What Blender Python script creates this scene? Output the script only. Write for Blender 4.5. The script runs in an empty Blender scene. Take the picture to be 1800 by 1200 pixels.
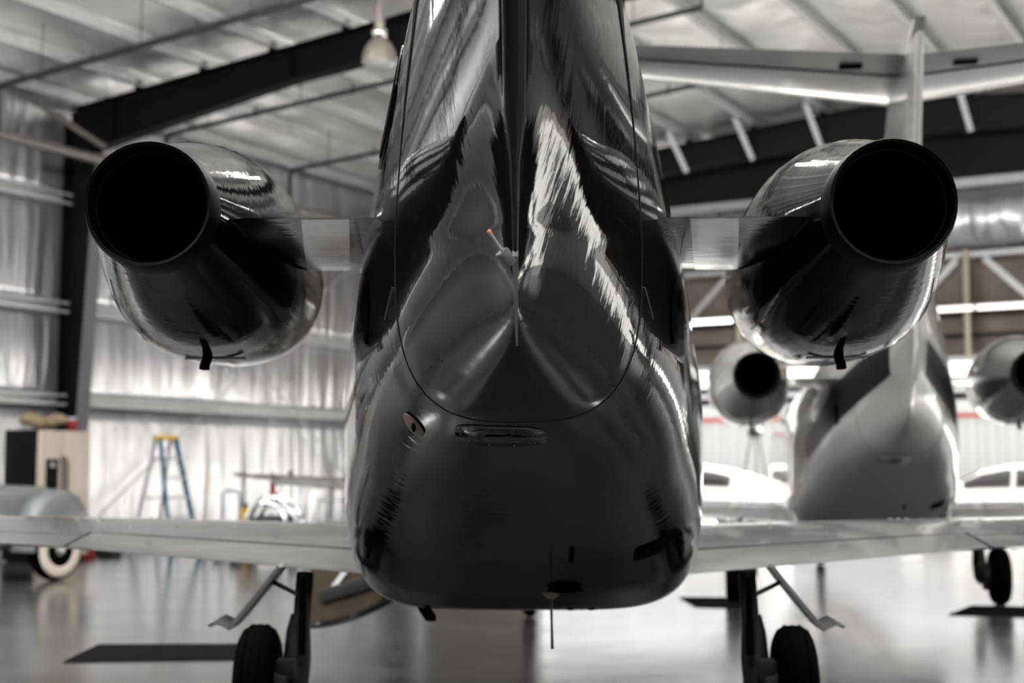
import bpy, bmesh, math, random
import numpy as np
from mathutils import Vector, Matrix, Euler

random.seed(7)
SC = bpy.context.scene
COL = SC.collection
rad = math.radians

# ------------------------------------------------------------------ camera
cam_d = bpy.data.cameras.new('camera')
cam = bpy.data.objects.new('camera', cam_d)
COL.objects.link(cam)
cam_d.lens = 50.0
cam_d.sensor_width = 36.0
cam_d.clip_end = 400
PITCH = math.atan(230 / 2500)
cam.location = (0, 0, 1.3)
cam.rotation_euler = (math.pi / 2 + PITCH, 0, 0)
cam_d.dof.use_dof = True
cam_d.dof.focus_distance = 4.1
cam_d.dof.aperture_fstop = 2.2
SC.camera = cam

# ------------------------------------------------------------------ hangar frame: u along the side wall, v across it
C1 = Vector((-7.22, 22.9, 0))
U = Vector((0.5, 0.8660254, 0))
V = Vector((0.8660254, -0.5, 0))
RZ = rad(-30)              # rotation that carries x to v and y to u


def H(u, v, z=0.0):
    p = C1 + U * u + V * v
    return Vector((p.x, p.y, z))


# ------------------------------------------------------------------ world, sun, exposure
world = bpy.data.worlds.new('world')
SC.world = world
world.use_nodes = True
wn = world.node_tree.nodes
wl = world.node_tree.links
wn.clear()
w_out = wn.new('ShaderNodeOutputWorld')
w_bg = wn.new('ShaderNodeBackground')
w_sky = wn.new('ShaderNodeTexSky')
w_sky.sky_type = 'NISHITA'
w_sky.sun_disc = False
w_sky.sun_elevation = rad(42)
w_sky.sun_rotation = rad(60)
w_sky.dust_density = 2.5
w_mix = wn.new('ShaderNodeMix')
w_mix.data_type = 'RGBA'
w_mix.inputs[0].default_value = 0.75
w_mix.inputs[7].default_value = (7.2, 7.05, 6.8, 1)
wl.new(w_sky.outputs[0], w_mix.inputs[6])
wl.new(w_mix.outputs[2], w_bg.inputs[0])
w_bg.inputs[1].default_value = 0.14
wl.new(w_bg.outputs[0], w_out.inputs[0])

sun_d = bpy.data.lights.new('sun', 'SUN')
sun_d.energy = 13.0
sun_d.angle = rad(0.6)
sun_d.color = (1.0, 0.97, 0.94)
sun = bpy.data.objects.new('sun', sun_d)
COL.objects.link(sun)
sd = (U * 0.80 + V * 0.60).normalized() * math.cos(rad(42)) + Vector((0, 0, math.sin(rad(42))))
sun.rotation_euler = sd.to_track_quat('Z', 'Y').to_euler()
sun.location = (20, 30, 30)


def portal(name, c, w, h, into):
    ld = bpy.data.lights.new(name, 'AREA')
    ld.shape = 'RECTANGLE'
    ld.size = w
    ld.size_y = h
    ld.cycles.is_portal = True
    o = bpy.data.objects.new(name, ld)
    COL.objects.link(o)
    o.location = c
    o.rotation_euler = Vector(into).to_track_quat('-Z', 'Y').to_euler()


portal('portal_far_door', H(10.3, 11.5, 1.7), 19, 3.4, -U)

portal('portal_side_opening', H(2.3, 22.4, 1.05), 12.6, 2.1, -V)
SC.view_settings.view_transform = 'Standard'
SC.view_settings.look = 'None'
SC.view_settings.gamma = 1.0
SC.view_settings.use_curve_mapping = False
SC.view_settings.exposure = 1.5


# ------------------------------------------------------------------ materials
def mat(name, base, rough=0.5, metal=0.0, coat=0.0, coat_rough=0.03, ior=1.5, emit=None, estr=0.0,
        noise=None, bump=None, var=0.0, alpha=None, aniso=None):
    m = bpy.data.materials.new(name)
    m.use_nodes = True
    nt = m.node_tree
    b = nt.nodes['Principled BSDF']
    b.inputs['Base Color'].default_value = (*base, 1)
    b.inputs['Roughness'].default_value = rough
    b.inputs['Metallic'].default_value = metal
    b.inputs['IOR'].default_value = ior
    b.inputs['Coat Weight'].default_value = coat
    b.inputs['Coat Roughness'].default_value = coat_rough
    if emit:
        b.inputs['Emission Color'].default_value = (*emit, 1)
        b.inputs['Emission Strength'].default_value = estr
    if noise or bump:
        tc = nt.nodes.new('ShaderNodeTexCoord')
        mp = nt.nodes.new('ShaderNodeMapping')
        mp.inputs['Scale'].default_value = (noise or (4, 4, 4))
        if aniso:
            mp.inputs['Rotation'].default_value = aniso
        nt.links.new(tc.outputs['Object'], mp.inputs[0])
        nz = nt.nodes.new('ShaderNodeTexNoise')
        nz.inputs['Scale'].default_value = 1.0
        nz.inputs['Detail'].default_value = 4
        nt.links.new(mp.outputs[0], nz.inputs[0])
        if bump:
            bp = nt.nodes.new('ShaderNodeBump')
            bp.inputs['Strength'].default_value = bump[0]
            bp.inputs['Distance'].default_value = bump[1]
            nt.links.new(nz.outputs[0], bp.inputs['Height'])
            nt.links.new(bp.outputs[0], b.inputs['Normal'])
            if coat and len(bump) > 2:
                nt.links.new(bp.outputs[0], b.inputs['Coat Normal'])
        if var:
            rp = nt.nodes.new('ShaderNodeMapRange')
            rp.inputs[1].default_value = 0.3
            rp.inputs[2].default_value = 0.7
            rp.inputs[3].default_value = 1 - var
            rp.inputs[4].default_value = 1 + var
            nt.links.new(nz.outputs[0], rp.inputs[0])
            mx = nt.nodes.new('ShaderNodeMix')
            mx.data_type = 'RGBA'
            mx.blend_type = 'MULTIPLY'
            mx.inputs[0].default_value = 1
            mx.inputs[6].default_value = (*base, 1)
            nt.links.new(rp.outputs[0], mx.inputs[7])
            nt.links.new(mx.outputs[2], b.inputs['Base Color'])
    return m


M = {}
M['jet_dark'] = mat('gloss_charcoal_paint', (0.006, 0.0055, 0.005), 0.035, ior=1.51,
                    noise=(16, 34, 2.5), bump=(0.45, 0.002, 1))
M['jet_wing'] = mat('silver_wing_paint', (0.16, 0.157, 0.152), 0.26, metal=0.25, coat=0.8, coat_rough=0.08,
                    noise=(2, 6, 6), bump=(0.05, 0.006, 1), var=0.08)
M['jet_white'] = mat('white_jet_paint', (0.24, 0.235, 0.228), 0.25, coat=0.8, coat_rough=0.03,
                     noise=(3, 2, 3), bump=(0.04, 0.006, 1))
M['jet_black'] = mat('black_stripe_paint', (0.008, 0.007, 0.007), 0.3, ior=1.35)
M['black'] = mat('flat_black', (0.0008, 0.0008, 0.0008), 0.9, ior=1.1)  # on vents, intake and holes it paints the dark inside
M['nozzle'] = mat('burnt_nozzle_metal', (0.0015, 0.0015, 0.0015), 0.6, ior=1.2)
M['seam'] = mat('dark_seam_sealant', (0.004, 0.004, 0.004), 0.6)
M['chrome'] = mat('polished_metal', (0.80, 0.80, 0.80), 0.12, metal=1.0, noise=(9, 9, 9), bump=(0.1, 0.004))
M['sleeve'] = mat('polished_sleeve_metal', (0.62, 0.62, 0.63), 0.16, metal=1.0, noise=(6, 10, 6), bump=(0.3, 0.006))
M['steel_dull'] = mat('dull_steel', (0.30, 0.29, 0.28), 0.42, metal=0.8)
M['gear'] = mat('gear_leg_grey', (0.010, 0.0095, 0.009), 0.55, ior=1.3)
M['tyre'] = mat('tyre_rubber', (0.0016, 0.0016, 0.0016), 0.9, ior=1.08)
M['beige_plate'] = mat('beige_plate', (0.13, 0.10, 0.07), 0.5)
M['dark_steel'] = mat('dark_steel', (0.06, 0.06, 0.065), 0.4, metal=0.4)
M['orange'] = mat('orange_tip', (0.6, 0.2, 0.05), 0.5)
M['brown_trim'] = mat('brown_door_lining', (0.065, 0.048, 0.032), 0.6, noise=(5, 5, 5), var=0.2)
M['wall_foil'] = mat('wall_foil_insulation', (0.62, 0.62, 0.635), 0.30, metal=0.85, noise=(2.8, 2.8, 0.25),
                     bump=(0.8, 0.16), var=0.12)
M['roof_foil'] = mat('roof_foil_insulation', (0.84, 0.84, 0.83), 0.36, metal=0.7, noise=(0.9, 0.9, 0.9),
                     bump=(0.7, 0.16), var=0.15)
M['galv'] = mat('galvanised_steel', (0.55, 0.56, 0.56), 0.45, metal=0.4, noise=(6, 6, 6), var=0.08)
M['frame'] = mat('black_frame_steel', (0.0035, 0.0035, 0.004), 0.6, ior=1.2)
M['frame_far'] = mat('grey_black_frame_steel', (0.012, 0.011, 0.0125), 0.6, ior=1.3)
M['flange'] = mat('purple_grey_primer', (0.12, 0.115, 0.125), 0.6)
M['pipe_dark'] = mat('dark_pipe', (0.025, 0.024, 0.023), 0.5)
M['pipe_grey'] = mat('grey_brown_pipe', (0.16, 0.145, 0.135), 0.4, metal=0.2)
M['white_brace'] = mat('white_brace_paint', (0.72, 0.75, 0.76), 0.5)
M['brown_panel'] = mat('brown_grey_insulation', (0.20, 0.17, 0.145), 0.7, noise=(1.5, 1.5, 1.5), bump=(0.6, 0.1), var=0.2)
M['cream'] = mat('cream_post_paint', (0.52, 0.48, 0.36), 0.5)
M['white_out'] = mat('white_cladding', (0.31, 0.32, 0.32), 0.5)
M['red'] = mat('red_trim', (0.34, 0.03, 0.028), 0.5)
M['asphalt'] = mat('pale_concrete_apron', (0.55, 0.54, 0.52), 0.8, noise=(3, 3, 3), var=0.1)
M['car_white'] = mat('white_car_paint', (0.85, 0.85, 0.83), 0.3, coat=1)
M['car_glass'] = mat('dark_car_glass', (0.02, 0.02, 0.022), 0.05, ior=1.55)
M['vintage'] = mat('grey_blue_car_paint', (0.15, 0.16, 0.165), 0.35, coat=0.4)
M['whitewall'] = mat('whitewall_rubber', (0.62, 0.56, 0.47), 0.6)
M['fridge'] = mat('beige_steel_fridge', (0.56, 0.48, 0.42), 0.4, metal=0.2)
M['yellow'] = mat('yellow_plastic', (0.72, 0.42, 0.03), 0.5)
M['blue'] = mat('blue_fibreglass', (0.006, 0.085, 0.14), 0.5)
M['ladder_grey'] = mat('grey_aluminium', (0.42, 0.44, 0.46), 0.45, metal=0.4)
M['red_plastic'] = mat('red_plastic', (0.25, 0.008, 0.012), 0.5)
M['tan_cloth'] = mat('tan_cloth', (0.30, 0.22, 0.14), 0.9, noise=(14, 14, 14), bump=(1, 0.03), var=0.3)
M['mat_rubber'] = mat('black_rubber_mat', (0.008, 0.0075, 0.007), 1.0, ior=1.03, noise=(8, 8, 8), var=0.15)
M['dark_bag'] = mat('dark_canvas', (0.02, 0.021, 0.025), 0.8)
M['green'] = mat('green_plastic', (0.025, 0.09, 0.015), 0.6)
M['lamp_glass'] = mat('frosted_lamp_lens', (0.40, 0.40, 0.39), 0.25)
M['lamp_metal'] = mat('spun_aluminium', (0.20, 0.18, 0.16), 0.4, metal=0.3)
M['tube_light'] = mat('fluorescent_tube', (0.9, 0.9, 0.9), 0.4, emit=(0.86, 0.95, 1.0), estr=1.6)
M['tube_light_warm'] = mat('fluorescent_tube_warm', (0.9, 0.9, 0.9), 0.4, emit=(1.0, 0.9, 0.88), estr=0.75)


def translucent(name, colr):
    m = bpy.data.materials.new(name)
    m.use_nodes = True
    nt = m.node_tree
    nt.nodes.clear()
    o = nt.nodes.new('ShaderNodeOutputMaterial')
    t = nt.nodes.new('ShaderNodeBsdfTranslucent')
    t.inputs[0].default_value = (*colr, 1)
    nt.links.new(t.outputs[0], o.inputs[0])
    return m


M['near_dark'] = mat('near_wall_shade', (0.05, 0.048, 0.045), 0.6)  # dark colour stands in for the unlit space behind the viewer
M['added_sheet'] = translucent('added_milky_sheet', (0.80, 0.82, 0.84))  # for the roof sheets added out of view


def floor_material():
    m = bpy.data.materials.new('sealed_concrete')
    m.use_nodes = True
    nt = m.node_tree
    b = nt.nodes['Principled BSDF']
    tc = nt.nodes.new('ShaderNodeTexCoord')
    n1 = nt.nodes.new('ShaderNodeTexNoise')
    n1.inputs['Scale'].default_value = 1.3
    n1.inputs['Detail'].default_value = 6
    nt.links.new(tc.outputs['Object'], n1.inputs[0])
    cr = nt.nodes.new('ShaderNodeValToRGB')
    cr.color_ramp.elements[0].position = 0.3
    cr.color_ramp.elements[0].color = (0.05, 0.049, 0.048, 1)
    cr.color_ramp.elements[1].position = 0.72
    cr.color_ramp.elements[1].color = (0.09, 0.088, 0.086, 1)
    nt.links.new(n1.outputs[0], cr.inputs[0])
    nt.links.new(cr.outputs[0], b.inputs['Base Color'])
    mr = nt.nodes.new('ShaderNodeMapRange')
    mr.inputs[3].default_value = 0.10
    mr.inputs[4].default_value = 0.26
    nt.links.new(n1.outputs[0], mr.inputs[0])
    nt.links.new(mr.outputs[0], b.inputs['Roughness'])
    b.inputs['IOR'].default_value = 1.8
    b.inputs['Coat Weight'].default_value = 0.3
    b.inputs['Coat Roughness'].default_value = 0.22
    n2 = nt.nodes.new('ShaderNodeTexNoise')
    n2.inputs['Scale'].default_value = 2.2
    n2.inputs['Detail'].default_value = 3
    nt.links.new(tc.outputs['Object'], n2.inputs[0])
    bp = nt.nodes.new('ShaderNodeBump')
    bp.inputs['Strength'].default_value = 0.12
    bp.inputs['Distance'].default_value = 0.02
    nt.links.new(n2.outputs[0], bp.inputs['Height'])
    nt.links.new(bp.outputs[0], b.inputs['Normal'])
    return m


M['floor'] = floor_material()


# ------------------------------------------------------------------ mesh helpers
class MB:
    """collects shapes, then links them as ONE mesh object"""

    def __init__(self, off=(0, 0, 0)):
        self.v = []
        self.f = []
        self.off = Vector(off)

    def add(self, vs, fs):
        n = len(self.v)
        self.v += [tuple(Vector(p) + self.off) for p in vs]
        self.f += [tuple(i + n for i in f) for f in fs]
        return self

    def box(self, c, s, rz=0.0, R=None):
        c = Vector(c)
        R = R or Matrix.Rotation(rz, 3, 'Z')
        vs = []
        for dz in (-.5, .5):
            for dx, dy in ((-.5, -.5), (.5, -.5), (.5, .5), (-.5, .5)):
                vs.append(c + R @ Vector((dx * s[0], dy * s[1], dz * s[2])))
        return self.add(vs, [(3, 2, 1, 0), (4, 5, 6, 7), (0, 1, 5, 4), (1, 2, 6, 5), (2, 3, 7, 6), (3, 0, 4, 7)])

    def bar(self, p0, p1, w, h, up=(0, 0, 1)):
        p0, p1 = Vector(p0), Vector(p1)
        d = (p1 - p0)
        L = d.length
        d.normalize()
        x = d.cross(Vector(up))
        if x.length < 1e-5:
            x = d.cross(Vector((0, 1, 0)))
        x.normalize()
        z = x.cross(d)
        R = Matrix((x, d, z)).transposed()
        return self.box((p0 + p1) / 2, (w, L, h), R=R)

    def loft(self, rings, caps=(True, True), closed=True):
        n = len(rings[0])
        vs = [p for r in rings for p in r]
        fs = []
        for i in range(len(rings) - 1):
            for j in range(n if closed else n - 1):
                k = (j + 1) % n
                fs.append((i * n + j, i * n + k, (i + 1) * n + k, (i + 1) * n + j))
        if closed and caps[0]:
            fs.append(tuple(range(n))[::-1])
        if closed and caps[1]:
            b = (len(rings) - 1) * n
            fs.append(tuple(range(b, b + n)))
        return self.add(vs, fs)

    def tube(self, path, r, n=8, caps=(True, True)):
        path = [Vector(p) for p in path]
        rr = r if isinstance(r, (list, tuple)) else [r] * len(path)
        rings = []
        ref = None
        for i, p in enumerate(path):
            d = (path[min(i + 1, len(path) - 1)] - path[max(i - 1, 0)]).normalized()
            if ref is None:
                ref = Vector((0, 0, 1)) if abs(d.z) < 0.9 else Vector((1, 0, 0))
            x = d.cross(ref).normalized()
            y = x.cross(d).normalized()
            ref = y
            rings.append([p + (x * math.cos(a) + y * math.sin(a)) * rr[i] for a in
                          [2 * math.pi * k / n for k in range(n)]])
        return self.loft(rings, caps)

    def lathe(self, prof, o, axis, n=28, caps=(True, True)):
        """prof: (radius, distance along axis)"""
        o = Vector(o)
        d = Vector(axis).normalized()
        ref = Vector((0, 0, 1)) if abs(d.z) < 0.9 else Vector((1, 0, 0))
        x = d.cross(ref).normalized()
        y = x.cross(d)
        rings = [[o + d * t + (x * math.cos(a) + y * math.sin(a)) * r for a in
                  [2 * math.pi * k / n for k in range(n)]] for r, t in prof]
        return self.loft(rings, caps)

    def sphere(self, c, r, n=16, m=10):
        c = Vector(c)
        r = r if isinstance(r, (tuple, list)) else (r, r, r)
        rings = []
        for i in range(m + 1):
            t = math.pi * (0.001 + 0.998 * i / m)
            rings.append([c + Vector((r[0] * math.sin(t) * math.cos(a), r[1] * math.sin(t) * math.sin(a),
                                      -r[2] * math.cos(t))) for a in [2 * math.pi * k / n for k in range(n)]])
        return self.loft(rings)

    def grid(self, pts):
        n = len(pts[0])
        vs = [p for r in pts for p in r]
        fs = [(i * n + j, i * n + j + 1, (i + 1) * n + j + 1, (i + 1) * n + j) for i in range(len(pts) - 1) for j in
              range(n - 1)]
        return self.add(vs, fs)

    def build(self, name, m, parent=None, smooth=40, bevel=0.0, kind=None, label=None, solid=0.0):
        me = bpy.data.meshes.new(name)
        me.from_pydata(self.v, [], self.f)
        bm = bmesh.new()
        bm.from_mesh(me)
        bmesh.ops.recalc_face_normals(bm, faces=bm.faces)
        if bevel:
            es = [e for e in bm.edges if len(e.link_faces) == 2 and e.calc_face_angle(0) > 0.6]
            bmesh.ops.bevel(bm, geom=es, offset=bevel, segments=2, affect='EDGES', profile=0.5)
        bm.to_mesh(me)
        bm.free()
        if smooth:
            me.shade_smooth()
            me.set_sharp_from_angle(angle=rad(smooth))
        me.materials.append(m)
        o = bpy.data.objects.new(name, me)
        COL.objects.link(o)
        if parent:
            o.parent = parent
        if solid:
            md = o.modifiers.new('solid', 'SOLIDIFY')
            md.thickness = solid
            md.offset = 0
        if kind:
            o['kind'] = kind
        if label:
            o['label'] = label
        return o


def tag(o, label, cat, group=None, kind=None):
    o['label'] = label
    o['category'] = cat
    if group:
        o['group'] = group
    if kind:
        o['kind'] = kind
    return o


def thing(name, label, cat, loc=(0, 0, 0), rz=0.0, group=None):
    o = bpy.data.objects.new(name, None)
    o.empty_display_size = 0.2
    COL.objects.link(o)
    o.location = loc
    o.rotation_euler = (0, 0, rz)
    return tag(o, label, cat, group)


def dup(o, loc=None, rz=None, label=None, parent=None):
    """a copy of a thing with copies of its parts and sub-parts"""
    r = o.copy()
    COL.objects.link(r)
    if parent:
        r.parent = parent
    if loc is not None:
        r.location = loc
    if rz is not None:
        r.rotation_euler = (0, 0, rz)
    if label:
        r['label'] = label
    for ch in list(o.children):
        dup(ch, parent=r)
    return r


def struct(o, label, cat):
    o['kind'] = 'structure'
    o['label'] = label
    o['category'] = cat
    return o


# ------------------------------------------------------------------ hangar shell
EAVE, SLOPE, RIDGE, WID = 7.45, 0.0785, 11.0, 22.0


def roofz(v):
    return EAVE + SLOPE * min(v, WID - v)


U0, U1 = -30.0, 10.4
f = MB().box(H(-10.2, 11, -0.1), (22.6, 41.2, 0.2), RZ).build('floor', M['floor'], smooth=0)
struct(f, 'glossy sealed concrete hangar floor, pale grey', 'floor')
a = MB().box(H(34.3, 11, -0.115), (110, 47.0, 0.2), RZ).build('floor_apron', M['asphalt'], smooth=0)
struct(a, 'sunlit pale concrete apron outside the far hangar door', 'ground')


def pillow(b, pf, n_s, n_t, amp, side, seedv):
    """a sheet of foil held at its two long edges: pf(s, t) gives the point, side the way it sags"""
    rnd = random.Random(seedv)
    ph = [rnd.uniform(0, 6.28) for _ in range(4)]
    pts = []
    for i in range(n_s + 1):
        s = i / n_s
        row = []
        for j in range(n_t + 1):
            t = j / n_t
            k = math.sin(math.pi * t)
            w = 1 + 0.35 * math.sin(s * 60 + ph[0]) + 0.25 * math.sin(s * 23 + ph[1] + 2 * t)
            row.append(pf(s, t) + side * (amp * k * w))
        pts.append(row)
    b.grid(pts)


# ceiling: a deck, foil strips between the purlins, purlins, rafters
PV = [0.12 + 1.36 * i for i in range(9)] + [22 - (0.12 + 1.36 * i) for i in range(9)][::-1]
PV = sorted(set(round(x, 3) for x in PV))
SKY0, SKY1 = -21.0, -5.5                 # unseen roof bays with translucent sheets, added to let in daylight


def deck(b, v0, v1, u0, u1):
    vs = [H(u0, v0, roofz(v0) + 0.12), H(u1, v0, roofz(v0) + 0.12), H(u1, v1, roofz(v1) + 0.12), H(u0, v1, roofz(v1) + 0.12)]
    vs += [p + Vector((0, 0, 0.08)) for p in vs]
    b.add(vs, [(0, 1, 2, 3), (7, 6, 5, 4), (0, 4, 5, 1), (1, 5, 6, 2), (2, 6, 7, 3), (3, 7, 4, 0)])


cb = MB()
deck(cb, -0.2, PV[0], U0, U1 + .3)
deck(cb, PV[-1], 22.2, U0, U1 + .3)
SKYLIT = []
for i in range(len(PV) - 1):
    if i % 2 == 1 and i != 8:
        SKYLIT.append(i)
        deck(cb, PV[i], PV[i + 1], U0, SKY0)
        deck(cb, PV[i], PV[i + 1], SKY1, U1 + .3)
    else:
        deck(cb, PV[i], PV[i + 1], U0, U1 + .3)
ceiling = cb.build('ceiling', M['roof_foil'], smooth=0)
struct(ceiling, 'silver foil insulated hangar ceiling with steel purlins', 'ceiling')
for i in range(len(PV) - 1):
    a0, a1 = PV[i], PV[i + 1]
    for q0, q1 in (((U0, SKY0), (SKY1, U1)) if i in SKYLIT else ((U0, U1),)):
        b = MB()
        pillow(b, lambda s, t: H(q0 + (q1 - q0) * s, a0 + (a1 - a0) * t, roofz(a0 + (a1 - a0) * t) + 0.06), max(8, int((q1 - q0) * 3.2)), 7, 0.055,
               Vector((0, 0, -1)), i)
        b.build('insulation_strip', M['roof_foil'], ceiling, solid=0.01)
    if i in SKYLIT:
        b = MB()
        b.grid([[H(uu, a0 + (a1 - a0) * t, roofz(a0 + (a1 - a0) * t) + 0.14) for uu in np.linspace(SKY0, SKY1, 12)] for t in (0, 0.5, 1)])
        b.build('added_skylight', M['added_sheet'], ceiling, smooth=0)
for pv in PV:
    zt = roofz(pv) + 0.03
    b = MB()
    prof = [(-0.075, 0), (0.004, 0), (0.004, -0.19), (0.08, -0.19), (0.08, -0.165), (0.086, -0.165), (0.086, -0.197),
            (-0.004, -0.197), (-0.004, -0.007), (-0.075, -0.007)]
    b.loft([[H(uu, pv + p[0], zt + p[1]) for p in prof] for uu in (U0, U1)])
    b.build('purlin', M['galv'], ceiling, smooth=0)


def depth(v):
    v = min(v, WID - v)
    return float(np.interp(v, [0, 0.6, 4.5, 8, 11], [0.80, 0.76, 0.52, 0.52, 0.62]))


def rafter(u, m, mflange):
    web = MB()
    top = MB()
    bot = MB()
    N = 22
    for side in (0, 1):
        vv = [0.1 + (11 - 0.1) * k / N for k in range(N + 1)]
        if side:
            vv = [22 - x for x in vv]
        ringw, ringt, ringb = [], [], []
        for v in vv:
            zt = roofz(v) - 0.24
            zb = zt - depth(v)

            def q(u0, u1, z0, z1):
                return [H(u0, v, z0), H(u1, v, z0), H(u1, v, z1), H(u0, v, z1)]
            ringw.append(q(u - .008, u + .008, zb, zt))
            ringt.append(q(u - .12, u + .12, zt - .016, zt))
            ringb.append(q(u - .12, u + .12, zb - .018, zb))
        web.loft(ringw)
        top.loft(ringt)
        bot.loft(ringb)
    w = web.build('rafter', m, ceiling, smooth=0)
    top.build('top_flange', m, w, smooth=0)
    bot.build('bottom_flange', mflange, w, smooth=0)
    st = MB()
    for v in (1.0, 4.6, 6.2, 8.3, 11, 13.7, 15.8, 17.4, 21.0):
        d = depth(v)
        MB.box(st, H(u - 0.05, v, roofz(v) - 0.24 - d / 2), (0.012, 0.085, d), RZ)
    st.build('web_stiffener', m, w, smooth=0)
    for pv in PV[1:-1]:
        MB().box(H(u, pv, roofz(pv) - 0.16), (0.07, 0.12, 0.18), RZ).build('purlin_clip', m, w, smooth=0)
    return w


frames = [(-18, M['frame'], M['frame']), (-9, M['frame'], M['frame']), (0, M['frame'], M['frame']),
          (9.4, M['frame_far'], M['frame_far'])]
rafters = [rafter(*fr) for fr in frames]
# white angle braces from purlins down to the bottom flange of the far rafter, grey ones at the near frame
for pv in PV[2:-1:1]:
    zb = roofz(pv) - 0.24 - depth(pv)
    if abs(pv - 11) < 0.3:
        continue
    MB().tube([H(9.3, pv, zb - 0.05), H(8.55, pv - 0.05, roofz(pv) - 0.18)], 0.055, 6).build('flange_brace',
                                                                                       M['white_brace'], rafters[3])
for v0, v1 in ((0.25, 0.9),):
    for r_, uu in ((rafters[2], 0), (rafters[1], -9)):
        MB().tube([H(uu - .15, 0.95, 6.45), H(uu - 1.0, 0.25, 7.1)], 0.05, 6).build('knee_brace', M['pipe_grey'], r_)

# left wall: sheet, foil strips between girts, girts, columns, cross rods
wall_left = MB().box(H(-10, -0.16, 3.88), (0.1, 41.0, 7.76), RZ).build('wall_left', M['wall_foil'], smooth=0)
struct(wall_left, 'silver foil insulated metal wall on the left', 'wall')
GZ = [0.0, 2.46, 3.95, 5.72, 7.46]
for i in range(4):
    z0, z1 = GZ[i], GZ[i + 1]
    b = MB()
    pillow(b, lambda s, t: H(U0 + (U1 - U0) * s, -0.10, z0 + 0.03 + (z1 - z0 - 0.06) * t), 150, 8, 0.035, V, 40 + i)
    b.build('insulation_strip', M['wall_foil'], wall_left, solid=0.01)
for z in GZ[1:-1]:
    prof = [(-0.06, -0.09), (0.10, -0.09), (0.10, -0.05), (0.09, -0.05), (0.09, -0.08), (-0.05, -0.08), (-0.05, 0.08),
            (0.09, 0.08), (0.09, 0.05), (0.10, 0.05), (0.10, 0.09), (-0.06, 0.09)]
    MB().loft([[H(uu, p[0] - 0.02, z + p[1]) for p in prof] for uu in (U0, U1)]).build('girt', M['galv'], wall_left,
                                                                               smooth=0)
MB().box(H(-10, -0.06, 0.05), (0.06, 40, 0.1), RZ).build('base_angle', M['galv'], wall_left, smooth=0)


def column(u, m, side, parent):
    def vv(x):
        return x if side == 0 else WID - x
    w = MB()
    rings = []
    for z, d in ((0, 0.28), (6.4, 0.70), (7.18, 0.72)):
        rings.append([H(u - .01, vv(0.0), z), H(u + .01, vv(0.0), z), H(u + .01, vv(d), z), H(u - .01, vv(d), z)])
    w.loft(rings)
    c = w.build('column', m, parent, smooth=0)
    fb = MB()
    fb.loft([[H(u - .13, vv(d), z), H(u + .13, vv(d), z), H(u + .13, vv(d + .02), z), H(u - .13, vv(d + .02), z)] for
             z, d in ((0, 0.28), (6.4, 0.70))])
    fb.build('inner_flange', M['flange'], c, smooth=0)
    MB().box(H(u, vv(-0.01), 3.5), (0.02, 0.26, 7.0), RZ).build('outer_flange', m, c, smooth=0)
    MB().box(H(u, vv(0.13), 0.015), (0.42, 0.36, 0.03), RZ).build('base_plate', m, c, smooth=0)


for u, m, _ in frames:
    column(u, m, 0, wall_left)
for p0, p1 in (((0.3, 0.12, 0.3), (8.7, 0.12, 6.4)), ((8.7, 0.12, 0.3), (0.3, 0.12, 6.4))):
    MB().tube([H(*p0), H(*p1)], 0.014, 6).build('cross_rod', M['galv'], wall_left)

SD0, SD1, SDH = -4.0, 8.6, 2.1          # opening added in the unseen right wall for light and reflections
b = MB()
b.box(H((U0 + SD0) / 2, WID + 0.16, 3.88), (0.1, SD0 - U0, 7.76), RZ)
b.box(H((U1 + SD1) / 2, WID + 0.16, 3.88), (0.1, U1 - SD1, 7.76), RZ)
b.box(H((SD0 + SD1) / 2, WID + 0.16, (7.76 + SDH) / 2), (0.1, SD1 - SD0, 7.76 - SDH), RZ)
wall_right = b.build('wall_right', M['wall_foil'], smooth=0)
struct(wall_right, 'silver foil insulated metal wall on the right, out of frame', 'wall')
for u, m, _ in frames:
    column(u, m, 1, wall_right)
for z in GZ[2:-1]:
    MB().box(H(-10, WID + 0.05, z), (0.1, 40, 0.18), RZ).build('girt', M['galv'], wall_right, smooth=0)
a = MB().box(H(-10, 42.7, -0.115), (40.4, 41.0, 0.2), RZ).build('floor_forecourt', M['asphalt'], smooth=0)
struct(a, 'pale concrete ground outside the added opening on the right', 'ground')
wall_near = MB().box(H(U0 - .1, 11, 3.9), (22.4, 0.1, 7.8), RZ).build('wall_near', M['near_dark'], smooth=0)
struct(wall_near, 'end wall behind the viewer, coloured dark to keep reflections dim', 'wall')

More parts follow.
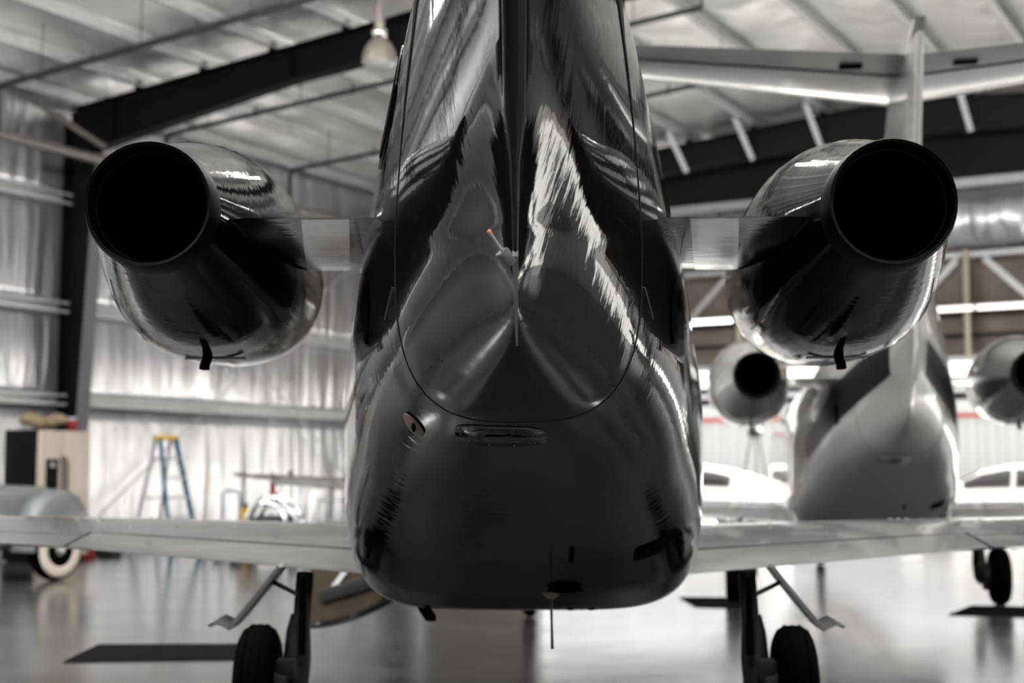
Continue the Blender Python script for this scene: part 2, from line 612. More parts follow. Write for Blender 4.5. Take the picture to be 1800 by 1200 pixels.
# far wall with the wide open door
DZ = 3.35
fw = MB()
fw.box(H(U1 + .2, 1.5, 3.6), (3.2, 0.1, 7.2), RZ)
fw.box(H(U1 + .2, 21.6, 3.6), (1.2, 0.1, 7.2), RZ)
fw.box(H(U1 + .2, 12.1, (DZ + 7.3) / 2), (18.2, 0.1, 7.3 - DZ), RZ)
vs = [H(U1 + .15, -.4, 7.1), H(U1 + .15, 22.4, 7.1), H(U1 + .15, 11, 8.5), H(U1 + .25, -.4, 7.1),
      H(U1 + .25, 22.4, 7.1), H(U1 + .25, 11, 8.5)]
fw.add(vs, [(0, 1, 2), (5, 4, 3), (0, 3, 4, 1), (1, 4, 5, 2), (2, 5, 3, 0)])
wall_far = fw.build('wall_far', M['brown_panel'], smooth=0)
struct(wall_far, 'far hangar wall with brown panels above the open door', 'wall')
for k in range(8):                                                     # brown panels of the folded door leaf
    v0 = 3.1 + k * 2.24
    for z0, z1 in ((DZ + .05, 4.2), (4.32, 5.2)):
        b = MB()
        pillow(b, lambda s, t: H(U1 + 0.10, v0 + 0.06 + 2.12 * s, z0 + (z1 - z0) * t), 8, 6, 0.03, -U, 70 + k)
        b.build('door_panel', M['brown_panel'], wall_far, solid=0.01)
    s0 = 0.25 if k % 2 else 2.0
    MB().bar(H(U1 - 0.02, v0 + s0, DZ + 0.1), H(U1 - 0.02, v0 + 2.25 - s0, 5.2), 0.05, 0.12).build('diagonal_brace', M['galv'],
                                                                                  wall_far, smooth=0)
for z, h, m in ((DZ + .02, 0.10, 'galv'), (3.80, 0.05, 'frame_far'), (4.26, 0.07, 'frame_far'), (5.28, 0.10, 'galv'), (6.62, 0.16, 'galv')):
    MB().box(H(U1 - 0.0, 12.1, z), (18.2, 0.16, h), RZ).build('header_rail', M[m], wall_far, smooth=0)
MB().box(H(U1 + 0.08, 11, 7.15), (21.6, 0.1, 0.9), RZ).build('gable_beam', M['frame_far'], wall_far, smooth=0)
for k in range(9):                                                     # foil sheets above the door, sagging
    v0 = 3.1 + k * 2.0
    b = MB()
    pillow(b, lambda s, t: H(U1 + 0.05, v0 + 2.0 * s, 5.36 + 1.2 * t), 10, 8, 0.16, -U, 90 + k)
    b.build('insulation_sheet', M['wall_foil'], wall_far, solid=0.01)
door_jamb = MB().box(H(U1 + .05, 3.05, DZ / 2), (0.14, 0.24, DZ), RZ).build('trim_1', M['galv'], smooth=0)
struct(door_jamb, 'grey steel jamb at the left of the far door', 'trim')
door_jamb = MB().box(H(U1 + .05, 21.05, DZ / 2), (0.14, 0.24, DZ), RZ).build('trim_2', M['galv'], smooth=0)
struct(door_jamb, 'grey steel jamb at the right of the far door', 'trim')

# ------------------------------------------------------------------ pipes, lamps
main = MB().tube([H(U0 + 1, 1.2, 6.16), H(9.5, 1.2, 6.16)], 0.075, 10).build('sprinkler_main', M['pipe_grey'])
tag(main, 'grey brown sprinkler main running along the left wall under the roof', 'pipe')
for i, (u, lab) in enumerate(((-2.5, 'dark sprinkler branch pipe nearest the viewer, in front of the black rafter'),
                              (0.93, 'dark sprinkler branch pipe with elbow just behind the black rafter'),
                              (4.15, 'dark sprinkler branch pipe farthest back, ending in a drop beside the fuselage'))):
    t = thing('sprinkler_pipe', lab, 'pipe', H(u, 1.2, 6.24), RZ, 'sprinkler branch pipes under the roof')
    r_ = (0.05, 0.04, 0.04)[i]
    MB().tube([(0, 0, 0), (0, 0, 0.52), (0.03, 0, 0.59), (0.1, 0, 0.62), (9.5, 0, 0.62 + 9.5 * 0.06)], r_, 8).build('pipe_run',
                                                                                            M['pipe_dark'], t)
    for k in range(5):
        x = 0.9 + 1.9 * k
        MB().tube([(x, 0, 0.62 + x * 0.06), (x, 0, roofz(1.2 + x) - 6.22)], 0.008, 5).build('hanger_rod', M['pipe_dark'], t)
        MB().tube([(x + 1, 0, 0.62 + x * 0.06), (x + 1, 0, 0.80 + x * 0.06)], 0.016, 6).build('sprinkler_head', M['pipe_dark'], t)


def high_bay(loc, label, group=None, lit=0.0):
    t = thing('high_bay_lamp', label, 'lamp', loc, 0, group)
    MB().tube([(0, 0, 0.78), (0, 0, 1.65)], 0.022, 8).build('hanging_rod', M['pipe_grey'], t)
    MB().lathe([(0.05, 0.40), (0.062, 0.43), (0.062, 0.72), (0.045, 0.78)], (0, 0, 0), (0, 0, 1), 14).build('ballast', M['lamp_metal'], t)
    MB().lathe([(0.10, 0.40), (0.085, 0.34), (0.06, 0.30)], (0, 0, 0), (0, 0, 1), 14, (False, False)).build('cage', M['chrome'], t, solid=0.006)
    MB().lathe([(0.055, 0.31), (0.11, 0.275), (0.165, 0.20), (0.20, 0.11), (0.215, 0.02), (0.215, 0.0), (0.205, 0.0)],
               (0, 0, 0), (0, 0, 1), 28, (False, False)).build('reflector', M['lamp_metal'], t, solid=0.006)
    MB().lathe([(0.005, -0.085), (0.08, -0.075), (0.16, -0.045), (0.21, 0.0), (0.21, 0.012)], (0, 0, 0), (0, 0, 1), 28, (True, False)).build(
        'lens', M['lamp_glass'], t)
    if lit:
        ld = bpy.data.lights.new('added_bay_light', 'POINT')
        ld.energy = lit
        ld.shadow_soft_size = 0.06
        ld.color = (1.0, 0.97, 0.93)
        lo = bpy.data.objects.new('added_bay_light', ld)
        COL.objects.link(lo)
        lo.parent = t
        lo.location = (0, 0, -0.32)
    return t


high_bay((-1.62, 17.0, 6.28), 'dome shaped high bay lamp hanging in front of the black rafter')
for x, y in ((-7.0, 8.0), (-6.2, 12.6), (0.6, 12.6), (0.2, 5.0), (6.0, 8.6), (7.6, 3.0), (-6.5, 3.0)):  # lamps added out of view to brighten the hangar
    rel = Vector((x, y, 0)) - C1
    p = Vector((x, y, roofz(rel.dot(V)) - 1.70))
    high_bay(p, 'high bay lamp added out of view over the jets to light the hangar', 'added high bay lamps out of view', 215)


def tube_fixture(u, v, z, label, warm):
    t = thing('fluorescent_light', label, 'lamp', H(u, v, z), RZ, 'strip lights above the far door')
    MB().box((0, 0.06, 0.02), (2.3, 0.05, 0.10)).build('housing', M['galv'], t, smooth=0)
    for sx in (-0.58, 0.58):
        MB().lathe([(0.045, -0.53), (0.045, 0.53)], (sx, 0, 0), (1, 0, 0), 10).build('tube', M['tube_light_warm' if warm else 'tube_light'], t)


tube_fixture(9.98, 7.6, 4.27, 'bluish white strip light between the dark fuselage and right engine', False)
tube_fixture(9.98, 12.2, 4.25, 'pinkish white strip light right of the right engine', True)
for v in (7.6, 12.0):
    pst = MB().tube([H(10.255, v, 3.38), H(10.255, v, 5.36)], 0.055, 10).build('door_guide_post', M['cream'])
    tag(pst, 'slim cream post on the far door header, ' + ('left of' if v < 9 else 'right of') + ' the right engine', 'post')

# ------------------------------------------------------------------ outside: building
bld = thing('building', 'white corrugated building with red stripe across the apron', 'building', H(29, 10, 0), RZ)
b = MB()
pts = []
x = -30.0
row0, row1 = [], []
k = 0
while x < 30:
    dy = -0.06 if k % 2 else 0.0
    row0 += [(x, dy, 0), (x + 0.22, dy, 0)]
    row1 += [(x, dy, 3.0), (x + 0.22, dy, 3.0)]
    x += 0.3
    k += 1
b.grid([row0, row1])
b.build('corrugated_wall', M['white_out'], bld, smooth=0, solid=0.01)
MB().box((0, -0.12, 3.05), (60, 0.16, 0.085)).build('red_stripe', M['red'], bld, smooth=0)
MB().box((0, -0.10, 3.33), (60, 0.2, 0.40)).build('fascia', M['white_out'], bld, smooth=0)
MB().box((0, 4, 3.9), (60, 8, 0.5)).build('roof', M['frame_far'], bld, smooth=0)
MB().box((0, 4.2, 1.8), (60, 8, 3.6)).build('block', M['white_out'], bld, smooth=0)
MB().box((0, -0.14, 3.85), (60, 0.1, 0.14)).build('gutter', M['white_out'], bld, smooth=0)


def sedan(loc, rz, label):
    t = thing('car', label, 'car', loc, rz, 'white cars parked outside')
    # front is -x
    ST = [(-2.25, 0.55, 0.35, 0.62), (-2.15, 0.74, 0.25, 0.74), (-1.8, 0.85, 0.2, 0.83), (-1.1, 0.9, 0.2, 0.94),
          (-0.6, 0.91, 0.2, 0.97), (0.6, 0.91, 0.2, 1.0), (1.4, 0.9, 0.22, 1.05), (1.95, 0.86, 0.25, 1.06), (2.2, 0.78, 0.32, 0.98),
          (2.28, 0.6, 0.45, 0.8)]
    rings = []
    for x, w, z0, z1 in ST:
        r = []
        for k in range(20):
            a = 2 * math.pi * k / 20
            c, s = math.cos(a), math.sin(a)
            r.append((x, w * abs(c) ** 0.35 * (1 if c > 0 else -1), (z0 + z1) / 2 + (z1 - z0) / 2 * abs(s) ** 0.5 * (1 if s > 0 else -1)))
        rings.append(r)
    MB().loft(rings).build('body', M['car_white'], t)
    GX = [(-1.25, 0.96), (-0.95, 1.12), (-0.5, 1.34), (0.0, 1.45), (0.5, 1.46), (1.0, 1.38), (1.5, 1.24), (1.95, 1.06)]

    def zr(x):
        return float(np.interp(x, [g[0] for g in GX], [g[1] for g in GX]))

    def P(x, fz, s, o=0.0):
        zt = zr(x)
        return (x, s * (0.84 - 0.22 * fz * (zt - 0.95) / 0.5 + o), 0.93 + (zt - 0.03 - 0.93) * fz)
    rings = []
    for x, z in GX:
        zt = zr(x)
        wt = 0.84 - 0.22 * max(0, zt - .95) / 0.5
        rings.append([(x, -0.84, 0.90), (x, -wt, zt - .04), (x, -wt + .08, zt - 0.005), (x, 0, zt + .015), (x, wt - .08, zt - 0.005),
                      (x, wt, zt - .04), (x, 0.84, 0.90)])
    MB().loft(rings).build('cabin', M['car_white'], t)
    for s in (-1, 1):
        for x0, x1 in ((-0.85, 0.10), (0.18, 1.35)):
            n = 8
            b = MB()
            b.grid([[P(x0 + (x1 - x0) * i / n, fz, s, 0.006) for i in range(n + 1)] for fz in (0.12, 0.5, 0.86)])
            b.build('side_window', M['car_glass'], t, solid=0.006)
        MB().sphere((-0.92, s * 0.98, 1.02), (0.07, 0.11, 0.075), 12, 8).build('mirror', M['car_white'], t)
        MB().box((0.0, s * 0.915, 0.86), (0.16, 0.03, 0.03)).build('door_handle', M['chrome'], t, bevel=0.006)
        MB().sphere((-2.08, s * 0.62, 0.66), (0.12, 0.14, 0.07), 10, 8).build('headlight', M['lamp_glass'], t)
        MB().sphere((2.18, s * 0.62, 0.82), (0.07, 0.16, 0.07), 10, 8).build('tail_light', M['red_plastic'], t)
        for x in (-1.38, 1.36):
            w = MB().lathe([(0.2, -0.1), (0.31, -0.1), (0.33, -0.06), (0.33, 0.06), (0.31, 0.1), (0.2, 0.1)], (x, s * 0.83, 0.33), (0, 1, 0), 24).build(
                'wheel', M['tyre'], t)
            MB().lathe([(0.2, 0), (0.2, 0.105), (0.16, 0.09), (0.04, 0.11)], (x, s * 0.83, 0.33), (0, s, 0), 16).build('rim', M['chrome'], w)
    b = MB()
    b.grid([[(-1.17 + 0.62 * i / 4, yy * (0.76 - .15 * i / 4), 1.005 + (zr(-0.55) - 1.005) * i / 4 + 0.02) for yy in (-1, -.5, 0, .5, 1)] for i in range(5)])
    b.build('windscreen', M['car_glass'], t, solid=0.006)
    return t


sedan((4.05, 33.0, 0), RZ, 'white car outside, beside the dark fuselage, its roof sloping down to the right')
sedan((10.35, 29.5, 0), RZ, 'white car outside at the right edge, with mirror and windscreen pillar showing')

# folding stand outside
st = thing('tripod_stand', 'grey tripod stand outside by the white wall, left of the white jet', 'stand', (4.88, 28.6, 0))
for k in range(3):
    a_ = 2 * math.pi * k / 3 + 0.5
    MB().tube([(0.06 * math.cos(a_), 0.06 * math.sin(a_), 2.1), (0.55 * math.cos(a_), 0.55 * math.sin(a_), 0)], 0.022, 6).build('leg', M['pipe_grey'], st)
MB().lathe([(0.05, 1.98), (0.14, 2.02), (0.16, 2.12), (0.10, 2.2), (0.03, 2.24)], (0, 0, 0), (0, 0, 1), 14).build('head', M['pipe_dark'], st)


# ------------------------------------------------------------------ business jet
def pchip(xs, ys, x):
    xs = np.asarray(xs, float)
    ys = np.asarray(ys, float)
    h = np.diff(xs)
    d = np.diff(ys) / h
    m = np.zeros(len(xs))
    m[0], m[-1] = d[0], d[-1]
    for i in range(1, len(xs) - 1):
        if d[i - 1] * d[i] > 0:
            w1, w2 = 2 * h[i] + h[i - 1], h[i] + 2 * h[i - 1]
            m[i] = (w1 + w2) / (w1 / d[i - 1] + w2 / d[i])
    i = int(np.clip(np.searchsorted(xs, x) - 1, 0, len(xs) - 2))
    t = (x - xs[i]) / h[i]
    return ((2 * t ** 3 - 3 * t ** 2 + 1) * ys[i] + (t ** 3 - 2 * t ** 2 + t) * h[i] * m[i] + (-2 * t ** 3 + 3 * t ** 2) * ys[i + 1]
            + (t ** 3 - t ** 2) * h[i] * m[i + 1])


#      y     zb    zw    W     zt    nl   nu
KS = [(3.36, 1.82, 2.30, .036, 4.0, 1.15, 3.0),
      (3.42, 1.775, 2.26, .070, 3.95, 1.2, 2.5),
      (3.50, 1.725, 2.21, .112, 3.87, 1.4, 2.1),
      (3.65, 1.635, 2.10, .187, 3.78, 1.85, 1.72),
      (3.85, 1.522, 1.99, .283, 3.66, 2.45, 1.54),
      (4.0, 1.440, 1.92, .350, 3.6, 3.0, 1.45),
      (4.3, 1.335, 1.84, .460, 3.55, 3.2, 1.42),
      (4.6, 1.235, 1.76, .540, 3.45, 3.4, 1.42),
      (5.0, 1.10, 1.66, .612, 3.15, 3.6, 1.55),
      (5.5, .93, 1.52, .690, 2.75, 4.2, 1.8),
      (6.0, .77, 1.50, .752, 2.5, 4.8, 2.0),
      (6.3, .70, 1.48, .775, 2.45, 5.0, 2.0),
      (7.0, .66, 1.48, .785, 2.42, 4.0, 2.1),
      (8.0, .66, 1.48, .785, 2.40, 3.0, 2.1),
      (10.5, .66, 1.46, .78, 2.36, 2.4, 2.1),
      (11.5, .68, 1.42, .70, 2.2, 2.2, 2.0),
      (12.5, .72, 1.36, .56, 1.9, 2.1, 2.0),
      (13.5, .82, 1.27, .36, 1.58, 2.0, 2.0),
      (14.1, .98, 1.22, .16, 1.40, 2.0, 2.0),
      (14.3, 1.14, 1.21, .02, 1.26, 2.0, 2.0)]
KY = [k[0] for k in KS]


def sec(y):
    return [float(pchip(KY, [k[c] for k in KS], y)) for c in range(1, 7)]


def shear(y, z):
    return y - 0.38 * max(0.0, z - 1.9) * max(0.0, min(1.0, (4.6 - y) / 1.24)) if y < 4.6 else y


def skin(y, s, o=0.0, side=1):
    """point of the fuselage skin at station y; s in -1 (keel) .. 0 (widest) .. 1 (top); o = offset out"""
    zb, zw, W, zt, nl, nu = sec(y)
    if s < 0:
        p = (1 + s) * math.pi / 2
        w = W * math.sin(p) ** (2 / nl)
        z = zw - (zw - zb) * math.cos(p) ** (2 / nl)
    else:
        p = s * math.pi / 2
        w = W * math.cos(p) ** (2 / nu)
        z = zw + (zt - zw) * math.sin(p) ** (2 / nu)
    return Vector((side * (w + o), shear(y, z), z))


def half_w(y, z):
    zb, zw, W, zt, nl, nu = sec(y)
    if z < zw:
        return W * max(0.0, 1 - (min(1, (zw - z) / (zw - zb))) ** nl) ** (1 / nl)
    return W * max(0.0, 1 - (min(1, (z - zw) / (zt - zw))) ** nu) ** (1 / nu)


def belly_z(x, y):
    zb, zw, W, zt, nl, nu = sec(y)
    return zw - (zw - zb) * max(0.0, 1 - min(1, abs(x) / W) ** nl) ** (1 / nl)


OFF = (0, -7.0, 0)


def naca(x):
    return 5 * (0.2969 * math.sqrt(x) - 0.126 * x - 0.3516 * x * x + 0.2843 * x ** 3 - 0.1036 * x ** 4)


def foil_ring(c0, c1, fn, n=14):
    """closed ring of an aerofoil between chord fractions c0..c1; fn(c, sgn_thickness) -> point"""
    xs = [c0 + (c1 - c0) * (1 - math.cos(math.pi * i / n)) / 2 for i in range(n + 1)]
    return [fn(x, naca(x) + 0.004) for x in xs] + [fn(x, -naca(x) - 0.004) for x in xs[::-1]]


def build_jet(root, P, first):
    def part(b, name, m, parent=root, **k):
        return b.build(name, P.get(m) or M[m], parent, **k)

    # fuselage
    ys = list(np.linspace(3.36, 4.0, 40)) + list(np.linspace(4.05, 6.4, 40)) + list(np.linspace(6.6, 11.4, 18)) + list(
        np.linspace(11.6, 14.3, 20))
    ss = [-1 + i / 34 for i in range(35)] + [i / 40 for i in range(1, 41)]
    rings = []
    for y in ys:
        half = [skin(y, s) for s in ss]
        rings.append(half + [Vector((-p.x, p.y, p.z)) for p in half[::-1][1:-1]])
    fus = part(MB(OFF).loft(rings), 'fuselage', 'skin', smooth=60)
    # ring seam of the tail cone
    loop = [skin(4.0, s, 0.0004, 1) for s in [-1 + i / 70 for i in range(125)]]
    loop = [Vector((-p.x, p.y, p.z)) for p in loop[::-1]] + loop[1:]
    part(MB(OFF).tube(loop, [0.0022 + 0.003 * max(0, min(1, (p.z - 2.2) / 0.3)) for p in loop], 6), 'tail_seam', 'seam', fus)
    for sd_ in (-1, 1):
        lp = [skin(4.0 + 0.55 * t, 0.30 + 0.5 * t, 0.0004, sd_) for t in [i / 20 for i in range(21)]]
        part(MB(OFF).tube(lp, 0.0022, 6), 'dorsal_seam', 'seam', fus)
        lp = [skin(5.0 - 0.42 * t, 0.12 + 0.62 * t, 0.0004, sd_) for t in [i / 20 for i in range(21)]]
        part(MB(OFF).tube(lp, 0.0012, 6), 'dorsal_seam', 'seam', fus)
        # small latch at the seam
        part(MB(OFF).tube([skin(4.02, -0.05, .002, sd_), skin(4.10, -0.10, .002, sd_)], 0.003, 6), 'latch', 'dark_steel', fus)

    def side_oval(y, z, ry, rz_, side, tilt, name, m, o=0.004):
        b = MB(OFF)
        c = []
        for rr in (0.0, 0.5, 1.0):
            row = []
            for k in range(33):
                a = 2 * math.pi * k / 32
                dy, dz = rr * ry * math.cos(a), rr * rz_ * math.sin(a)
                yy = y + dy + tilt * dz
                zz = z + dz
                row.append(Vector((side * (half_w(yy, zz) + o), shear(yy, zz), zz)))
            c.append(row)
        b.grid(c)
        return part(b, name, m, fus, solid=0.004)
    side_oval(4.33, 1.79, 0.04, 0.10, -1, 0.05, 'side_vent', 'black')
    side_oval(4.33, 1.79, 0.04, 0.10, 1, 0.05, 'side_vent', 'black')
    if first:
        side_oval(4.35, 2.43, 0.12, 0.165, -1, 0.10, 'air_intake', 'black', 0.006)
        side_oval(4.37, 2.43, 0.14, 0.195, -1, 0.10, 'intake_rim', 'skin', 0.003)

    def belly_patch(x, y, rx, ry, name, m, parent=fus, o=0.004, sq=2.0, rot=0.0):
        b = MB(OFF)
        rows = []
        for rr in (0.0, 0.5, 1.0):
            row = []
            for k in range(33):
                a = 2 * math.pi * k / 32
                c, s = math.cos(a), math.sin(a)
                dx = rr * rx * abs(c) ** (2 / sq) * (1 if c > 0 else -1)
                dy = rr * ry * abs(s) ** (2 / sq) * (1 if s > 0 else -1)
                xx = x + dx * math.cos(rot) - dy * math.sin(rot)
                yy = y + dx * math.sin(rot) + dy * math.cos(rot)
                row.append(Vector((xx, yy, belly_z(xx, yy) - o)))
            rows.append(row)
        b.grid(rows)
        return part(b, name, m, parent, solid=0.001)
    if first:
        pl = belly_patch(-0.311, 4.19, 0.030, 0.043, 'service_port', 'beige_plate', o=0.006, rot=0.15)
        belly_patch(-0.311, 4.19, 0.006, 0.026, 'port_slot', 'black', pl, o=0.010, rot=0.15)
    b = MB(OFF)
    belly_patch(-0.05, 4.10, 0.135, 0.075, 'access_panel', 'skin', o=0.0012, sq=3)
    belly_patch(-0.04, 4.11, 0.06, 0.022, 'panel_handle', 'seam', o=0.0045, sq=5)
    for k in range(10):
        a = 2 * math.pi * k / 10
        xx, yy = -0.05 + 0.118 * math.cos(a), 4.10 + 0.06 * math.sin(a)
        b.sphere((xx, yy, belly_z(xx, yy) - 0.004), 0.002, 6, 4)
    part(b, 'panel_bolts', 'steel_dull', fus, kind='stuff')
    belly_patch(0.475, 5.37, 0.058, 0.075, 'belly_opening', 'black', sq=6, o=0.003)
    belly_patch(0.182, 5.3, 0.010, 0.085, 'belly_vent', 'black', sq=4, o=0.006)
    part(MB(OFF).sphere((0.166, 5.76, belly_z(.166, 5.76) - 0.01), (0.074, 0.022, 0.016), 16, 8), 'antenna_fairing', 'black', fus)
    zz = belly_z(.112, 5.86)
    part(MB(OFF).lathe([(0.035, 0.0), (0.03, -0.015), (0.006, -0.03)], (.112, 5.86, zz + .004), (0, 0, 1), 14), 'antenna_base', 'beige_plate', fus)
    part(MB(OFF).tube([(.112, 5.86, zz), (.114, 5.84, zz - 0.12), (.116, 5.83, zz - 0.22)], [0.006, 0.005, 0.0065], 8), 'rod_antenna', 'pipe_dark', fus)
    for x in (-0.42, 0.2, 0.29):
        belly_patch(x, 6.22, 0.014, 0.03, 'drain_hole', 'black', o=0.003)
    part(MB(OFF).bar((-0.46, 6.5, 0.70), (-0.43, 6.62, 0.63), 0.05, 0.03), 'drain_scoop', 'black', fus, bevel=0.005)
    # ventral blade
    rings = []
    for t in [i / 14 for i in range(15)]:
        y = 3.35 + 0.31 * t
        zk = 1.805 - 0.62 * (y - 3.30)
        zk = 1.812 - 0.187 * t
        w = 0.007 - 0.004 * t
        top = zk + 0.012 * (1 - t) + 0.016
        rings.append([(-w, y, zk), (w, y, zk), (w, y + 0.03, top), (-w, y + 0.03, top)])
    part(MB(OFF).loft(rings), 'ventral_blade', 'steel_dull', fus, smooth=30)
    if first:
        pb = part(MB(OFF).bar((-0.012, 3.31, 1.785), (-0.032, 3.29, 1.815), 0.022, 0.03), 'wick_bracket', 'dark_steel', fus, bevel=0.003)
        part(MB(OFF).tube([(-0.03, 3.29, 1.815), (-0.058, 3.26, 1.855)], 0.0028, 6), 'static_wick', 'steel_dull', pb)
        part(MB(OFF).tube([(-0.056, 3.262, 1.852), (-0.060, 3.258, 1.858)], 0.0045, 8), 'wick_tip', 'orange', pb)

    # fin and rudder
    def yte(z):
        return 3.335 - 0.38 * (z - 1.9)

    def rr(z):
        return float(np.interp(z, [1.78, 1.9, 2.02, 2.08, 2.14, 2.4, 3.0, 4.6], [.006, .009, .012, .020, .031, .036, .037, .028]))
    rings = []
    for z in np.linspace(1.80, 4.40, 24):
        y0, r = yte(z), rr(z)
        L = float(np.interp(z, [1.8, 2.1, 2.6, 4.5], [0.05, 0.15, 0.40, 0.42]))
        ring = []
        for k in range(9):
            a = -math.pi / 2 + math.pi * k / 8
            ring.append((r * math.sin(a), y0 + r * (1 - math.cos(a)) * 1.3, z))
        ring += [(r * 1.3 + 0.004, y0 + L, z), (-r * 1.3 - 0.004, y0 + L, z)]
        rings.append(ring)
    part(MB(OFF).loft(rings), 'rudder', 'skin', smooth=50)
    rings = []
    for z in np.linspace(2.95, 4.50, 20):
        yl = float(np.interp(z, [2.25, 2.6, 3.2, 4.0, 4.34, 4.43, 4.50], [7.2, 6.2, 5.2, 4.5, 4.1, 3.75, 3.1]))
        yt = yte(z) + float(np.interp(z, [2.25, 2.6, 4.38, 4.46], [0.12, 0.41, 0.43, 0.0]))
        th = float(np.interp(z, [2.95, 3.4, 4.62], [0.05, 0.085, 0.05]))
        ring = []
        for k in range(11):
            c = k / 10
            ring.append((th * min(1, (c * 3.2) ** 0.5) * (1 - 0.45 * max(0, c - 0.3)) if c > 0 else 0.0, yl + (yt - yl) * c, z))
        ring += [(-p[0], p[1], p[2]) for p in ring[::-1][:-1]]
        rings.append(ring)
    part(MB(OFF).loft(rings), 'fin', 'skin', smooth=40)
    part(MB(OFF).sphere((0, yte(4.4) + .05, 4.4), (0.02, 0.05, 0.02), 8, 6), 'tail_light', 'beige_plate')
    # tailplane halves with elevators
    for sd_ in (-1, 1):
        def tp(h, c0, c1):
            chord0, chord1 = 1.42, 0.78
            rings = []
            for t in [i / 8 for i in range(9)]:
                x = 0.03 + (h - 0.03) * t
                yl = 4.28 - 1.02 * t
                ch = chord0 + (chord1 - chord0) * t
                zc = 4.38 + 0.07 * t
                rings.append(foil_ring(c0, c1, lambda c, tt: (sd_ * x, yl - ch * c, zc + tt * ch * 0.10), 10))
            return MB(OFF).loft(rings)
        part(tp(2.4, 0, 0.68), 'tailplane', 'trim', smooth=50)
        e = part(tp(2.38, 0.695, 1.0), 'elevator', 'trim', smooth=50)
        hg = []
        for t in [i / 8 for i in range(9)]:
            ch = 1.42 - 0.64 * t
            hg.append((sd_ * (0.03 + 2.35 * t), 4.28 - 1.02 * t - ch * 0.688, 4.38 + 0.07 * t - ch * 0.10 * naca(0.688) + 0.004))
        part(MB(OFF).tube(hg, 0.016, 6), 'hinge_gap', 'seam', e)
        part(MB(OFF).box((sd_ * 0.42, 3.06, 4.365), (0.17, 0.10, 0.03)), 'hinge_pocket', 'black', e, smooth=0)

    # engines
    for sd_ in (-1, 1):
        def cx(y):
            return 1.117 + (y - 4.2) * 0.045
        prof = [(4.30, .196, .196), (4.42, .222, .228), (4.6, .262, .276), (4.8, .302, .325), (5.0, .334, .364), (5.2, .352, .386),
                (5.4, .358, .392), (5.8, .352, .380), (6.1, .335, .350), (6.3, .310, .318), (6.38, .285, .288), (6.36, .262, .262), (6.25, .25, .25),
                (5.9, .25, .25)]
        rings = []
        for y, rx, rz_ in prof:
            sq = float(np.interp(y, [4.3, 5.2, 6.3], [2.0, 2.45, 2.0]))
            ring = []
            for k in range(48):
                a = 2 * math.pi * k / 48
                c, s = math.cos(a), math.sin(a)
                e_ = sq if s < 0 else 2.0
                ring.append((sd_ * cx(y) + rx * abs(c) ** (2 / e_) * (1 if c > 0 else -1), y, 2.11 + rz_ * abs(s) ** (2 / e_) * (1 if s > 0 else -1)))
            rings.append(ring)
        nac = part(MB(OFF).loft(rings, (False, True)), 'nacelle', 'skin', smooth=60)
        # lower cowl seam
        loop = []
        for y, rx, rz_ in prof[2:10]:
            loop.append(y)
        for s2 in (1, -1):
            path = []
            for y in np.linspace(4.62, 5.5, 12):
                rx = float(np.interp(y, [p[0] for p in prof[:11]], [p[1] for p in prof[:11]]))
                rz_ = float(np.interp(y, [p[0] for p in prof[:11]], [p[2] for p in prof[:11]]))
                sq = float(np.interp(y, [4.3, 5.2, 6.3], [2.0, 2.45, 2.0]))
                c, s = math.cos(rad(-38)), math.sin(rad(-38))
                path.append((sd_ * cx(y) + s2 * rx * c ** (2 / sq), y, 2.11 - rz_ * abs(s) ** (2 / sq)))
            part(MB(OFF).tube(path, 0.0018, 5), 'cowl_seam', 'seam', nac)
        # exhaust nozzle
        nz = MB(OFF).lathe([(.196, 0.30), (.199, 0.12), (.197, 0.03), (.189, 0.0), (.180, 0.004), (.174, 0.05), (.172, 0.30), (.168, 0.9)],
                           (sd_ * 1.117, 4.2, 2.105), (sd_ * 0.03, 1, 0), 48, (False, True))
        nzo = part(nz, 'exhaust_nozzle', 'nozzle', smooth=50)
        part(MB(OFF).lathe([(.1715, 0.058), (.168, 0.055), (.168, 0.064), (.1715, 0.064)], (sd_ * 1.117, 4.2, 2.105), (sd_ * 0.03, 1, 0), 40, (False, False)),
             'inner_ring', 'pipe_dark', nzo)
        part(MB(OFF).lathe([(0.01, 0.42), (0.05, 0.5), (0.085, 0.62), (0.09, 0.8)], (sd_ * 1.117, 4.2, 2.105), (sd_ * 0.03, 1, 0), 20), 'exhaust_cone', 'black', nzo)
        # drain mast
        part(MB(OFF).loft([[(sd_ * 1.15 + dx, 5.15 + dy + dd, z) for dx, dy in ((-.012, -.03), (.012, -.03), (.012, .03), (-.012, .03))] for z, dd in
                           ((1.76, .03), (1.71, 0.01), (1.69, -.02), (1.67, -.03))]), 'drain_mast', 'black', nac, smooth=30)
        part(MB(OFF).bar((sd_ * 1.15 - .10, 5.25, 1.722), (sd_ * 1.15 + .12, 5.25, 1.722), 0.03, 0.008), 'cowl_latch', 'steel_dull', nac, smooth=0)
        # pylon
        rings = []
        for x in (0.40, 0.60, 0.66, 0.75, 0.84, 0.9, 1.0, 1.06):
            yl = 5.42
            yt = 4.28 + float(np.interp(x, [.4, .8, .89, .93, 1.0, 1.06], [.01, 0, 0, .12, .42, .62]))
            ch = yl - yt
            tk = 0.07 + 0.03 * max(0, 0.62 - x) + 0.03 * max(0, (x - 0.85)) / 0.2
            rings.append(foil_ring(0, 1.0, lambda c, tt: (sd_ * x, yl - ch * c, 2.092 - 0.018 * c + tt * tk), 18))
        py = part(MB(OFF).loft(rings), 'pylon', 'skin', smooth=50)
        rings = []
